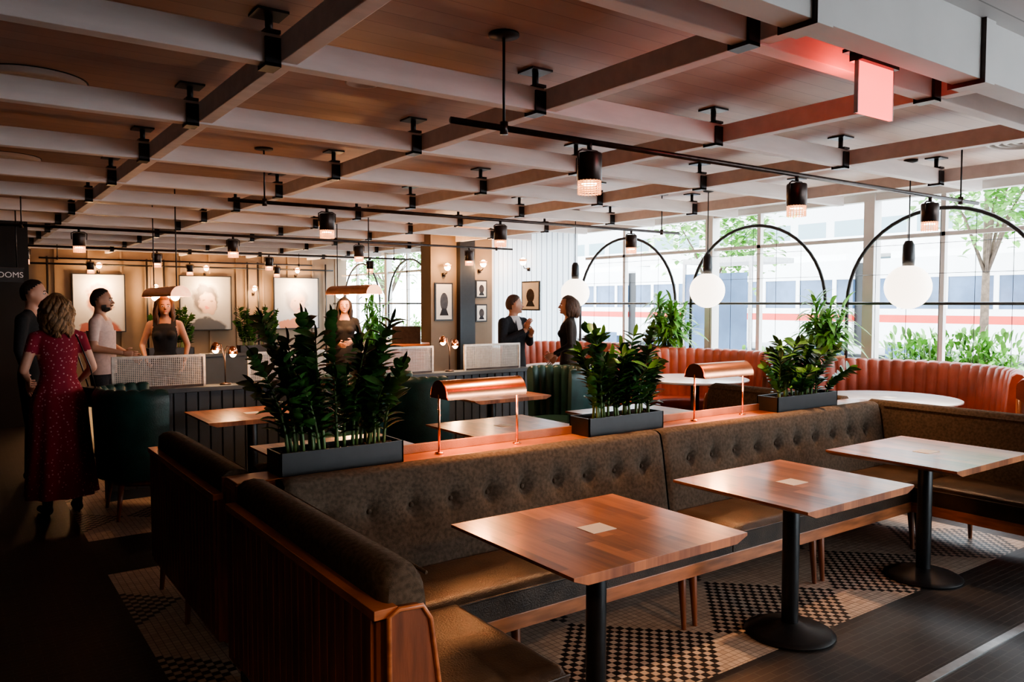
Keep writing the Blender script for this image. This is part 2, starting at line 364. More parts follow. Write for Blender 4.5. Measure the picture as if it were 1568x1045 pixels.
# ---------------------------------------------------------------- tufted banquettes
def back_run(b,x0,x1,btn=.205,tuft=True,mt='wool'):
    prof=[(-.20,.40),(-.19,.46),(-.175,.56),(-.16,.66),(-.145,.76),(-.13,.84),(-.118,.885),(-.09,.90),(-.05,.902),(-.01,.892),(0,.87),(0,.78)]
    fine=[]
    for i in range(len(prof)-1):
        k=4 if i<6 else 2
        for j in range(k): t=j/k; fine.append((prof[i][0]*(1-t)+prof[i+1][0]*t,prof[i][1]*(1-t)+prof[i+1][1]*t))
    fine.append(prof[-1]); n=len(fine)-1
    nx=int((x1-x0)/.02); nb=max(1,int((x1-x0-.1)/btn)); off=((x1-x0)-(nb-1)*btn)/2
    def fn(u,v):
        x=x0+(x1-x0)*u; y,z=fine[int(round(v*n))]
        d=0
        if tuft and y<-.1:
            q=(x-x0-off)/btn; k=min(max(round(q),0),nb-1); dx=x-(x0+off+k*btn); dz=z-.72
            r=math.hypot(dx,dz); d=.032*math.exp(-(r/.028)**2)+.012*math.exp(-(r/.08)**2)+.006*math.exp(-(dx/.012)**2)*max(0,(1-abs(dz)/.16))
        e=min(x-x0,x1-x); d+=.02*math.exp(-(e/.015)**2)
        zz=z-(.012*math.exp(-(e/.015)**2) if z>.8 else 0)
        return (x,min(y+d,0),zz)
    b.grid(fn,nx,n,mt)
    for xx in (x0,x1): b.add([(xx,p[0]+.01,p[1]-.005) for p in prof],[tuple(range(len(prof)))],mt)
    if tuft:
        for k in range(nb):
            x=x0+off+k*btn; b.ell((x,-.152+.036,.72),.012,.009,.012,mt,10,6)
def cushion(b,x0,x1,y0,y1,z0,z1,m,crown=.012):
    def fn(u,v):
        x=x0+(x1-x0)*u;y=y0+(y1-y0)*v
        e=min(u,1-u)*(x1-x0); f=min(v,1-v)*(y1-y0); k=min(e,f)
        return (x,y,z1-.03*math.exp(-k/.012)+crown*math.sin(pi*u)*math.sin(pi*v)+.003*noise.noise(Vector((x*9,y*9,0))))
    b.grid(fn,40,24,m)
    z2=z1-.03
    b.box(x0,x1,y0,y1,z0,z2,m)
    b.tube([(x0,y0,z2),(x1,y0,z2),(x1,y1,z2),(x0,y1,z2),(x0,y0,z2)],.006,m,6)
def leg(b,x,y,h,tx=0,ty=0,r=.022): b.tube([(x,y,h),(x+tx,y+ty,0)],[r,r*.55],'wood',12)
def fluted(b,x0,x1,y,z0,z1,n,m,axis='x'):
    for i in range(n):
        a=x0+(x1-x0)*i/n; c=x0+(x1-x0)*(i+1)/n
        if axis=='x': b.box(a+.002,c-.002,y-.006,y+.006,z0,z1,m)
        else: b.box(y-.006,y+.006,a+.002,c-.002,z0,z1,m)
def banquette(L,arm,splits,arm_r=0):
    b=B()
    b.box(.0,L,0,.02,.16,.88,'wood'); 
    xs=[.02]+splits+[L-.02]
    for i in range(len(xs)-1): back_run(b,xs[i]+(.0 if i else .14),xs[i+1]-(.0 if i<len(xs)-2 or not arm_r else .14))
    sx0=.16; sx1=L-.02-(.14 if arm_r else 0)
    ss=[sx0]+splits+[sx1]
    for i in range(len(ss)-1): cushion(b,ss[i]+.003,ss[i+1]-.003,-.62,-.175,.33,.46,'leather')
    b.box(.03,L-.03,-.60,-.02,.27,.33,'wood'); b.box(.16,sx1,-.625,-.60,.27,.335,'rail')
    def armside(xo,sgn,ln):
        def px(v): return xo+sgn*v
        prof=[(.17,.40),(.165,.6),(.15,.76),(.135,.86),(.11,.895),(.07,.905),(.03,.90),(.005,.88),(.0,.83),(0,.80)]
        rs=[]
        ysx=[0,-.02,-.06]+[-ln*k/10 for k in range(1,10)]+[-ln+.04,-ln+.015,-ln]
        for y in ysx:
            e=max(0,1-(ln+y)/.05); dz=.035*e*e; sc=1-.18*e*e
            rs.append([(px(.085+(a-.085)*sc),y,max(c-dz,.40) if c>.5 else c) for a,c in prof]+[(px(.03),y,.40)])
        b.rings(rs,'wool')
        b.tube([(px(.145),-.14,.87),(px(.145),-ln+.02,.865)],.006,'wool',6)
        b.box(*sorted((px(0),px(-.025))),-ln-.01,.02,.17,.79,'wood')
        b.box(*sorted((px(.03),px(-.04))),-ln-.03,.02,.785,.812,'rail')
        fluted(b,-ln,0,px(-.03),.2,.78,int(ln/.06),'wood','y')
        zz=[(.0,.17),(0,.79),(.03,.805),(.10,.80),(.125,.76),(.145,.62),(.16,.5),(.20,.44),(.20,.17)]
        b.prism([(px(a),c) for a,c in zz],'y',-ln-.035,-ln-.005,'wood')
        ed=[(px(a),-ln-.037,c) for a,c in zz]
        b.tube(ed,.008,'rail',6)
        cushion(b,*sorted((px(.17),px(.66))),-ln+.01,-.625,.33,.46,'leather')
        b.box(*sorted((px(.03),px(.64))),-ln+.02,-.6,.27,.33,'wood')
        b.box(*sorted((px(.17),px(.665))),-ln-.01,-ln+.012,.27,.335,'rail')
        b.box(*sorted((px(.64),px(.665))),-ln,-.62,.27,.335,'rail')
        for (u,v) in ((.03,-ln+.03),(.62,-ln+.03),(.03,-.7),(.62,-.66)): leg(b,px(u),v,.28,sgn*(-.02 if u<.1 else .02),-.02 if v<-1 else 0)
    if arm: armside(0,1,arm)
    if arm_r: armside(L,-1,arm_r)
    x=.9
    while x<L-.3:
        leg(b,x,-.57,.28,0,-.02); leg(b,x+.08,-.57,.28,0,-.02); leg(b,x,-.08,.28,0,.03); x+=1.1
    return b
banquette(4.77,1.32,[2.33],arm_r=1.32).obj('tufted_banquette',(.92,3.20,0),bevel=.003)
o=banquette(4.77,1.30,[2.33],arm_r=1.30).obj('tufted_banquette.001',(.92+4.77,3.42,0),rot=pi,bevel=.003)
b=B(); b.box(.93,5.68,3.225,3.395,.84,.885,'rail'); b.box(.93,5.68,3.23,3.39,.1,.84,'wood'); b.box(1.7,5.3,3.375,3.394,.885,.93,'tan'); b.box(.97,1.0,3.26,3.36,0,.1,'black'); b.box(5.6,5.63,3.26,3.36,0,.1,'black'); b.obj('divider_ledge',bevel=.003)

# ---------------------------------------------------------------- plants
def leaf(b,base,d,up,L,W,m,droop=.3,fold=.25,seg=5):
    d=Vector(d).normalized(); up=Vector(up); s=d.cross(up)
    if s.length<1e-3: s=Vector((1,0,0))
    s.normalize(); n=s.cross(d).normalized()
    vs=[];fs=[]
    for i in range(seg+1):
        t=i/seg; w=W*(math.sin(pi*min(1,t*.92+.06))**.8)*(1 if i<seg else .05)
        c=Vector(base)+d*L*t+Vector((0,0,-1))*droop*L*t*t
        vs+= [tuple(c-s*w+n*w*fold),tuple(c),tuple(c+s*w+n*w*fold)]
    for i in range(seg):
        a=i*3; fs+=[(a,a+1,a+4,a+3),(a+1,a+2,a+5,a+4)]
    b.add(vs,fs,m,True)
def zz_plant(name,loc,w=.58,n=20,h=.6,seed=1,ml='leafdk',lean=.18):
    random.seed(seed); b=B()
    d=.085; H=.10
    b.box(-w/2,w/2,-d,-d+.008,0,H,'black');b.box(-w/2,w/2,d-.008,d,0,H,'black');b.box(-w/2,-w/2+.008,-d,d,0,H,'black');b.box(w/2-.008,w/2,-d,d,0,H,'black')
    b.box(-w/2+.008,w/2-.008,-d+.008,d-.008,0,H-.02,'soil')
    for i in range(26): b.ell((random.uniform(-w/2+.03,w/2-.03),random.uniform(-d+.03,d-.03),H-.018),.015,.013,.012,'soil',6,4)
    for k in range(n):
        x=random.uniform(-w/2+.06,w/2-.06); y=random.uniform(-d+.03,d-.03)
        hh=h*random.uniform(.45,1); lx=x*lean+random.uniform(-.07,.07); ly=random.uniform(-.13,.13)
        pts=[]
        for i in range(12):
            t=i/11; pts.append(Vector((x+lx*t**1.7,y+ly*t**1.7,H-.03+hh*(t-.10*t*t))))
        b.tube(pts,[.009-.006*i/11 for i in range(12)],'stem',6)
        np_=int(8+hh*11)
        rot=random.uniform(0,pi)
        for i in range(np_):
            t=.2+.8*i/(np_-1); q=t*11; a=min(int(q),10); p=pts[a].lerp(pts[a+1],q-a); tg=(pts[a+1]-pts[a]).normalized()
            sd=Vector((math.cos(rot+i*.12),math.sin(rot+i*.12),0))
            for sg in (-1,1):
                dd=(sd*sg*1.0+tg*random.uniform(.45,1.0))
                leaf(b,p,dd,tg if abs(dd.normalized().dot(tg))<.95 else (1,0,0),random.uniform(.09,.135)*(1-.25*abs(t-.6)),.027,ml,random.uniform(.05,.4))
        leaf(b,pts[-1],pts[-1]-pts[-2],(1,0,0),.09,.018,ml,.1)
    return b.obj(name,loc,fixn=False)
zz_plant('potted_zz_plant',(1.40,3.31,.886),n=28,h=.66,seed=3,lean=.35)
zz_plant('potted_zz_plant.001',(3.12,3.31,.886),n=22,h=.56,seed=5,lean=.35)
zz_plant('potted_zz_plant.002',(4.86,3.31,.886),w=.7,n=20,h=.44,seed=9,lean=.3)
def palm(name,loc,h=.7,seed=1,heads=4,zb=0,ml='leaf',Lf=.36):
    random.seed(seed); b=B()
    if zb:
        b.box(-.15,.15,-.15,.15,-zb,0,'wood'); b.box(-.16,.16,-.16,.16,-.03,.01,'rail'); b.box(-.13,.13,-.13,.13,.01,.015,'soil')
    else: b.lathe([(.15,0),(.2,.35),(.205,.35),(.19,.33),(.18,.3)],(0,0,0),'white',24)
    for k in range(heads):
        x=random.uniform(-.07,.07);y=random.uniform(-.07,.07); hh=h*random.uniform(.35,1)
        tx=x*2+random.uniform(-.05,.05); ty=y*3+random.uniform(-.08,.08)
        pts=[Vector((x+(tx-x)*t,y+(ty-y)*t,(0 if zb else .25)+hh*t)) for t in (0,.3,.6,1)]
        b.tube(pts,.011,'stem',7)
        for i in range(34):
            t=random.uniform(.3,1); q=t*3;a=min(int(q),2);p=pts[a].lerp(pts[a+1],q-a)
            an=random.uniform(0,2*pi); el=random.uniform(.1,1.3)
            dv=Vector((math.cos(an)*math.cos(el),math.sin(an)*math.cos(el),math.sin(el)))
            if dv.x>0: dv.x*=.3
            leaf(b,p,dv,(0,0,1),Lf*random.uniform(.6,1),.026,ml,random.uniform(.3,.9),seg=6)
    return b.obj(name,loc,fixn=False)
palm('potted_dracaena',(7.68,4.93,1.05),.66,2,9,zb=1.05,Lf=.40)
palm('potted_dracaena.001',(7.68,7.19,1.05),.62,4,10,zb=1.05,Lf=.44)
palm('potted_dracaena.002',(7.3,15.2,.0),1.5,6,8,Lf=.6)
def bush(name,loc,w,h,seed,ml='leaf',n=500,box=True):
    random.seed(seed); b=B()
    if box: b.box(-.25,.25,-w,w,0,.35,'pave'); b.box(-.22,.22,-w+.03,w-.03,.35,.36,'soil')
    z0=.36 if box else 0
    for i in range(18):
        y=random.uniform(-w,w)*.8; b.tube([(0,y,z0-.05),(random.uniform(-.15,.15),y*1.1,z0+h*.7)],.008,'stem',5)
    for i in range(n):
        an=random.uniform(0,2*pi); el=random.uniform(-.3,1.4); y=random.uniform(-w,w)*.85
        r=random.uniform(.4,1); p=(math.cos(an)*math.cos(el)*.22*r,y+math.sin(an)*.15*r,z0+h*(.35+.45*r*abs(math.sin(el))))
        leaf(b,p,(math.cos(an)*math.cos(el),math.sin(an)*math.cos(el),math.sin(el)+.2),(0,0,1),.22*random.uniform(.5,1),.026,ml,random.uniform(.2,.9),seg=4)
    return b.obj(name,loc,fixn=False)
bush('planter_shrub',(8.85,4.15,-.1),.75,1.3,3,n=1200)
bush('planter_shrub.001',(8.85,6.2,-.1),.8,.9,4)
bush('planter_shrub.002',(8.85,15.8,-.1),1.2,1.3,5)

# ---------------------------------------------------------------- lamps
def light(name,typ,loc,power,color=(1,.62,.35),size=.05,rot=(0,0,0),spot=1.2,blend=.6):
    l=D.lights.new(name,typ); l.energy=power; l.color=color
    if typ=='SPOT': l.spot_size=spot; l.spot_blend=blend; l.shadow_soft_size=size
    elif typ=='POINT': l.shadow_soft_size=size
    o=D.objects.new(name,l); COL.objects.link(o); o.location=loc; o.rotation_euler=rot
    return o
def bridge_lamp():
    b=B(); w=.235; H=.36
    for s in (-1,1):
        b.tube([(s*w,0,0),(s*w,0,H-.07)],.006,'copper',10); b.lathe([(.022,0),(.022,.006),(.008,.01)],(s*w,0,0),'copper',16)
        b.prism([(.075*math.cos(t),H-.075+.075*math.sin(t)) for t in [pi*i/16 for i in range(17)]]+[(-.085,H-.09),(.085,H-.09)],'x',s*w-.003,s*w+.003,'copper')
    for r,m in ((.078,'copper'),(.072,'copperglow')):
        b.grid(lambda u,v:(-w+2*w*u,r*1.08*math.cos(-.15+(pi+.3)*v),H-.08+r*math.sin(-.15+(pi+.3)*v)),1,20,m)
    b.tube([(-w+.02,0,H-.06),(w-.02,0,H-.06)],.012,'bulb',8)
    return b
o=bridge_lamp().obj('copper_desk_lamp',(2.16,3.30,.886)); dup(o,(4.0,3.30,.886))
for x in (2.16,4.0):
    l=light('lamp_light','POINT',(x,3.30,.885+.22),13,(1,.44,.18),.06)
def track(y,x0,x1,z,heads,rods,nm,zt=ZC):
    b=B()
    b.tube([(x0,y,z),(x1,y,z)],.016,'bronze',10)
    for x in rods:
        b.tube([(x,y,z),(x,y,zt-.02)],.007,'black',8); b.lathe([(.075,0),(.075,-.012),(.01,-.02)],(x,y,zt),'black',24)
        b.cyl(x,y,z-.03,z+.03,.02,'bronze',10)
    for i,x in enumerate(heads):
        b.cyl(x,y,z-.045,z,.014,'bronze',10)
        b.tube([(x-.075,y,z-.13),(x-.078,y,z-.06),(x-.05,y,z-.045),(x+.05,y,z-.045),(x+.078,y,z-.06),(x+.075,y,z-.13)],.006,'bronze',8)
        b.lathe([(.03,z-.055),(.062,z-.06),(.066,z-.07),(.066,z-.20),(.06,z-.205)],(x,y,0),'bronze',28)
        for k in range(6):
            zz=z-.205-.012*k
            b.lathe([(.060,zz),(.062,zz-.003),(.060,zz-.006)],(x,y,0),'copperglow',28,cap=False)
        for k in range(20):
            a=2*pi*k/20; b.tube([(x+.060*math.cos(a),y+.060*math.sin(a),z-.2),(x+.060*math.cos(a),y+.060*math.sin(a),z-.275)],.003,'copperglow',4)
        b.cyl(x,y,z-.225,z-.215,.04,'bulb',20)
    return b.obj(nm)
k=0
for (y,hs) in ((3.15,(2.757,4.57,6.32)),(6.6,(2.72,4.58,6.42)),(10.05,(1.2,2.9,4.6,6.4)),(13.5,(.9,2.7,4.5,6.4)),(16.9,(2.2,4.0,5.8))):
    track(y,hs[0]-.85,hs[-1]+.8,2.47,hs,(hs[0]-.55,hs[-1]+.5),'track_light' if not k else 'track_light.%03d'%k); k+=1
    for x in hs: light('spot_light','SPOT',(x,y,2.235),170 if y<8 else 150,(1,.55,.29),.04,spot=1.9,blend=1)
track(-.35,-.9,3.0,2.47,(-.3,1.3,2.6),(-.6,2.2),'track_light.%03d'%k,2.86)  # unseen track, added behind the camera to brighten the left banquette arm
for x in (-.3,1.3,2.6): light('spot_light','SPOT',(x,-.35,2.235),170,(1,.58,.32),.04,rot=(math.radians(42),0,0),spot=1.3,blend=1)  # added spots, tilted towards the front banquette
b=B(); b.ell((0,0,0),.2,.2,.2,'globe',32,20); b.lathe([(.05,.19),(.055,.26),(.05,.38),(.03,.42)],(0,0,0),'black',20); b.tube([(0,0,.4),(0,0,ZC-1.77)],.006,'black',8); b.lathe([(.06,0),(.06,-.02),(.02,-.03)],(0,0,ZC-1.77),'black',20)
g=b.obj('globe_pendant_lamp',(7.1,3.72,1.77))
for y in (6.05,8.4,1.5): dup(g,(7.1,y,1.77))
def linpend(L):
    b=B()
    for r,m in ((.11,'copper'),(.10,'copperglow')):
        b.grid(lambda u,v:(r*math.cos(pi*v),-L/2+L*u,.12*math.sin(pi*v)*r/.11),1,16,m)
    for s in (-1,1):
        b.prism([(.11*math.cos(pi*i/12),.12*math.sin(pi*i/12)) for i in range(13)],'y',s*L/2-.003,s*L/2+.003,'copper')
        b.tube([(0,s*L*.38,.11),(0,s*L*.38,ZC-1.7)],.007,'black',6)
    for i in range(3): b.ell((0,(-.33+.33*i)*L,.0),.05,.05,.05,'bulb',12,8)
    return b
linpend(1.6).obj('copper_linear_pendant',(2.1,10.1,1.70)); linpend(1.3).obj('copper_linear_pendant.001',(4.3,9.6,1.74))
light('pendant_light','POINT',(2.1,10.1,1.62),60,(1,.50,.22),.1); light('pendant_light','POINT',(4.3,9.6,1.64),55,(1,.50,.22),.1)
def tlamp():
    b=B(); b.lathe([(.05,0),(.05,.012),(.01,.02)],(0,0,0),'bronze',20); b.tube([(0,0,0),(0,0,.30),(.02,0,.34),(.06,0,.33)],.006,'bronze',8)
    b.tube([(0,0,.2),(-.03,0,.36),(-.07,0,.37)],.006,'bronze',8)
    for x,z in ((.07,.32),(-.08,.36)):
        b.lathe([(.012,.02),(.03,0),(.045,-.05),(.043,-.05),(.02,0)],(x,0,z),'copper',20); b.ell((x,0,z-.045),.03,.03,.035,'bulb',12,8)
    return b
o=tlamp().obj('table_lamp',(1.97,7.13,.90)); dup(o,(4.29,7.13,.90))
for x in (1.97,4.29): light('tlamp_light','POINT',(x,7.0,1.12),12,(1,.52,.25),.05)

# ---------------------------------------------------------------- partition w/ mesh screens
b=B(); b.box(1.0,5.3,7.06,7.20,0,.86,'partition'); b.box(.98,5.32,7.03,7.23,.86,.90,'partition')
x=1.02
while x<5.28: b.box(x,x+.085,7.045,7.06,.08,.86,'partition'); x+=.1
b.obj('partition_half_wall',bevel=.003)
def screen():
    b=B(); w=.37; h=.28
    b.box(-w,w,-.012,.012,0,.02,'bronze'); b.box(-w,w,-.012,.012,h-.02,h,'mesh'); b.box(-w,-w+.02,-.012,.012,0,h,'mesh'); b.box(w-.02,w,-.012,.012,0,h,'mesh')
    for i in range(44): xx=-w+.02+(2*w-.04)*(i+.5)/44; b.box(xx-.0028,xx+.0028,-.003,0,.02,h-.02,'mesh')
    for i in range(16): z=.02+(h-.04)*(i+.5)/16; b.box(-w+.02,w-.02,0,.003,z-.0028,z+.0028,'mesh')
    return b
o=screen().obj('mesh_screen_panel',(1.43,7.13,.90))
for x in (2.54,3.72,4.84): dup(o,(x,7.13,.90))
b=B(); b.box(1.5,4.0,11.3,11.45,0,.88,'partition'); b.box(1.48,4.02,11.27,11.48,.88,.92,'partition'); b.obj('partition_half_wall.001')
zz_plant('potted_zz_plant.003',(2.42,11.37,.92),n=18,h=.6,seed=21,ml='leafdk'); zz_plant('potted_zz_plant.004',(3.62,11.37,.92),n=20,h=.62,seed=22,ml='leafdk')

# ---------------------------------------------------------------- channel tufted seats
def channel(b,c,ri,a0,a1,z0,z1,nch,m,th=.13,bul=.022,lean=.05,seg=8):
    nu=nch*seg; pts=[(0,0),(0,.3),(0,.6),(0,.85),(.12,.96),(.4,1.0),(.7,.99),(.95,.94),(1,.85),(1,0)]
    n=len(pts)-1
    def fn(u,v):
        a=a0+(a1-a0)*u; k,t=pts[int(round(v*n))]
        s=abs(math.sin(pi*nch*u)); r=ri+lean*min(t,.9)-bul*(s**.5)*(1-k)+k*th
        z=z0+(z1-z0)*t+(.012*(s**.5) if .1<k<.8 else 0)
        return (c[0]+r*math.cos(a),c[1]+r*math.sin(a),z)
    b.grid(fn,nu,n,m)
    for a in (a0,a1):
        vs=[]
        for k,t in pts: r=ri+lean*min(t,.9)+k*th; vs.append((c[0]+r*math.cos(a),c[1]+r*math.sin(a),z0+(z1-z0)*t))
        b.add(vs,[tuple(range(len(vs)))],m)
def arcseat(b,c,r0,r1,a0,a1,z0,z1,m,n=40):
    rs=[]
    for i in range(n+1):
        a=a0+(a1-a0)*i/n; ca,sa=math.cos(a),math.sin(a)
        rs.append([(c[0]+r*ca,c[1]+r*sa,z) for r,z in ((r0,z0),(r0,z1-.03),(r0+.03,z1),(r1,z1),(r1,z0))])
    b.rings(rs,m)
def booth(mt='red'):
    b=B(); a0=math.radians(-80);a1=math.radians(104)
    channel(b,(0,0),.95,a0,a1,.42,1.05,30,mt,th=.12)
    arcseat(b,(0,0),.55,1.0,a0,a1,.32,.46,mt); arcseat(b,(0,0),.63,1.05,a0,a1,0,.33,'black')
    arcseat(b,(0,0),1.05,1.11,a0,a1,0,.9,'wood')
    return b
o=booth().obj('curved_booth',(6.80,3.78,0)); 
for y in (6.06,8.34,1.5): dup(o,(6.80,y,0))
b=B(); b.lathe([(.57,.735),(.60,.745),(.60,.76),(.59,.765)],(0,0,0),'marble',48); b.cyl(0,0,.02,.74,.05,'black'); b.lathe([(.28,0),(.28,.015),(.06,.04)],(0,0,0),'black',32)
b.box(-.06,.06,-.05,.05,.765,.767,'paper')
o=b.obj('round_table',(6.92,3.78,0))
for y in (6.06,8.34,1.5): dup(o,(6.92,y,0))
def armchair():
    b=B(); a=math.radians(105)
    channel(b,(0,0),.27,-a,a,.30,.97,13,'green',th=.08,bul=.018,lean=.03)
    b.lathe([(.24,.30),(.275,.33),(.285,.42),(.26,.46),(.2,.47)],(-.02,0,0),'green',32)
    b.lathe([(.25,.24),(.26,.30)],(0,0,0),'wood',28)
    for x,y in ((-.2,-.2),(-.2,.2),(.22,-.22),(.22,.22)): leg(b,x,y,.26,x*.15,y*.15)
    return b
o=armchair().obj('green_armchair',(2.80,6.40,0))
for x,y,r in ((1.22,6.62,pi),(3.48,6.3,pi),(4.95,6.15,0)): dup(o,(x,y,0),r)
b=B(); b.box(-.3,.3,-.22,.22,.0,1.02,'wood'); b.box(-.33,.33,-.25,.25,1.02,1.05,'rail'); b.prism([(-.16,1.05),(.12,1.05),(.14,1.07),(-.10,1.30),(-.14,1.30)],'x',-.2,.2,'bronze'); b.box(-.26,.26,-.235,-.22,.1,.95,'rail')
b.obj('host_stand',(5.3,10.0,0),rot=-.5,bevel=.004)

# ---------------------------------------------------------------- art, sconces, signs
def art(w,h,i):
    b=B()
    b.box(-w/2,w/2,-.03,0,-h/2,h/2,CV[i])
    for a in ((-w/2-.02,-w/2,-h/2-.02,h/2+.02),(w/2,w/2+.02,-h/2-.02,h/2+.02)): b.box(a[0],a[1],-.045,0,a[2],a[3],'black')
    b.box(-w/2,w/2,-.045,0,-h/2-.02,-h/2,'black'); b.box(-w/2,w/2,-.045,0,h/2,h/2+.02,'black')
    return b
for i,(x,w) in enumerate(((2.6,.98),(4.8,1.12),(6.95,1.1))):
    art(w,1.22,i).obj('portrait_painting' if not i else 'portrait_painting.%03d'%i,(x,YF-.03,1.63))
def sconce():
    b=B(); b.cyl(0,-.02,-.03,.03,.03,'bronze',12); b.tube([(0,-.02,0),(0,-.12,.02),(0,-.14,.08)],.008,'bronze',8); b.lathe([(.035,.08),(.07,.17),(.068,.17),(.03,.09)],(0,-.14,0),'copperglow',20,cap=False); b.ell((0,-.14,.13),.055,.055,.065,'bulb',12,8)
    return b
o=sconce().obj('wall_sconce',(2.6,YF-.0,2.3))
for x in (4.8,6.95,3.72,5.9): dup(o,(x,YF,2.3 if x!=3.72 and x!=5.9 else 1.85))
for x in (2.6,4.8,6.95): light('sconce_light','POINT',(x,YF-.3,2.0),85,(1,.60,.30),.09)
for x in (3.72,5.9): light('sconce_light','POINT',(x,YF-.3,1.95),45,(1,.60,.30),.09)
q=dup(o,(6.98,11.8,2.12)); q=dup(o,(7.72,11.8,2.2)); q=dup(o,(8.03,10.7,2.2),-pi/2)
light('sconce_light','POINT',(6.98,11.5,2.28),30,(1,.55,.25),.05); light('sconce_light','POINT',(7.75,11.5,2.3),24,(1,.55,.25),.05)
def frame(w,h):
    b=B(); b.box(-w/2,w/2,-.02,0,-h/2,h/2,'black'); b.box(-w/2+.025,w/2-.025,-.023,-.02,-h/2+.025,h/2-.025,'paper')
    b.prism([(w*.22*math.cos(t),h*.24*math.sin(t)) for t in [2*pi*i/16 for i in range(16)]],'y',-.025,-.023,'bronze'); b.prism([(-w*.25,-h*.36),(w*.25,-h*.36),(w*.12,-h*.18),(-w*.12,-h*.18)],'y',-.0251,-.023,'suit')
    return b
frame(.36,.66).obj('framed_picture',(6.98,11.8,1.65)); frame(.24,.32).obj('framed_picture.001',(7.76,11.8,1.88)); frame(.24,.32).obj('framed_picture.002',(7.76,11.8,1.45)); frame(.5,.5).obj('framed_picture.003',(8.03,10.65,1.75),rot=-pi/2)
def text(s,size):
    cu=D.curves.new('t','FONT'); cu.body=s; cu.size=size; cu.extrude=.002; cu.align_x='CENTER'; cu.align_y='CENTER'
    o=D.objects.new('t',cu); COL.objects.link(o)
    dg=bpy.context.evaluated_depsgraph_get(); me=D.meshes.new_from_object(o.evaluated_get(dg)); D.objects.remove(o)
    return me
def add_text(b,s,size,m,mt):
    me=text(s,size); old=b.M; b.M=m
    b.add([tuple(v.co) for v in me.vertices],[tuple(p.vertices) for p in me.polygons],mt); b.M=old
b=B(); b.box(-.42,.42,-.02,.02,-.09,.09,'black'); b.box(-.43,.43,-.025,.02,.09,.1,'bronze'); b.tube([(-.35,0,.1),(-.35,0,.93)],.008,'black',6); b.tube([(.35,0,.1),(.35,0,.93)],.008,'black',6)
add_text(b,'WASHROOMS',.10,Matrix.Translation((.10,-.022,0))@Matrix.Rotation(pi/2,4,'X'),'shirtw')
b.obj('washroom_sign',(.36,11.95,1.985),fixn=False)
b=B(); b.box(-.15,.15,-.03,.03,.0,.035,'black'); b.box(-.18,.18,-.045,.045,.035,.05,'black'); b.cyl(0,0,.05,.24,.015,'black',10)
b.box(-.14,.14,-.008,.008,-.22,0,'exit'); b.box(-.144,-.138,-.009,.009,-.222,0,'steel'); b.box(.138,.144,-.009,.009,-.222,0,'steel')
b.obj('exit_sign',(3.34,1.92,2.665),fixn=False)
light('exit_glow','POINT',(3.34,2.0,2.58),4,(1,.08,.05),.05)

# ---------------------------------------------------------------- people
def remesh(b,vox=.011,it=4):
    me=b.mesh('tmp'); o=D.objects.new('tmp',me); COL.objects.link(o)
    r=o.modifiers.new('r','REMESH'); r.mode='VOXEL'; r.voxel_size=vox
    s=o.modifiers.new('s','SMOOTH'); s.factor=.5; s.iterations=it
    dg=bpy.context.evaluated_depsgraph_get(); out=D.meshes.new_from_object(o.evaluated_get(dg)); D.objects.remove(o)
    return out
def hand(b,w,d,n,m,side=1,curl=.5):
    w=Vector(w);d=Vector(d).normalized(); n=Vector(n); n=(n-d*n.dot(d)).normalized(); s=d.cross(n)*side
    rs=[]
    for t,a,c in ((-.01,.022,.018),(.02,.030,.017),(.05,.040,.016),(.08,.040,.014),(.095,.034,.010)):
        p=w+d*t; rs.append([tuple(p+s*a*math.cos(q)+n*c*math.sin(q)) for q in [2*pi*i/12 for i in range(12)]])
    b.rings(rs,m)
    for k,(o,l) in enumerate(((-.030,.062),(-.010,.075),(.010,.080),(.029,.072))):
        p=w+d*.085+s*o; L=l; pts=[p]; dd=d.copy()
        for j,f in enumerate((.45,.32,.23)):
            ang=curl*(.5+.35*j); dd=(dd*math.cos(ang)+n*math.sin(ang)).normalized(); p=p+dd*L*f; pts.append(p)
        b.tube(pts,[.0085,.008,.0075,.006],m,8)
    p=w+d*.03+s*.032; td=(d*.6+s*.7+n*.3).normalized(); p2=p+td*.035; p3=p2+(d*.9+n*.4+s*.1).normalized()*.028
    b.tube([p,p2,p3],[.011,.0095,.007],m,8)
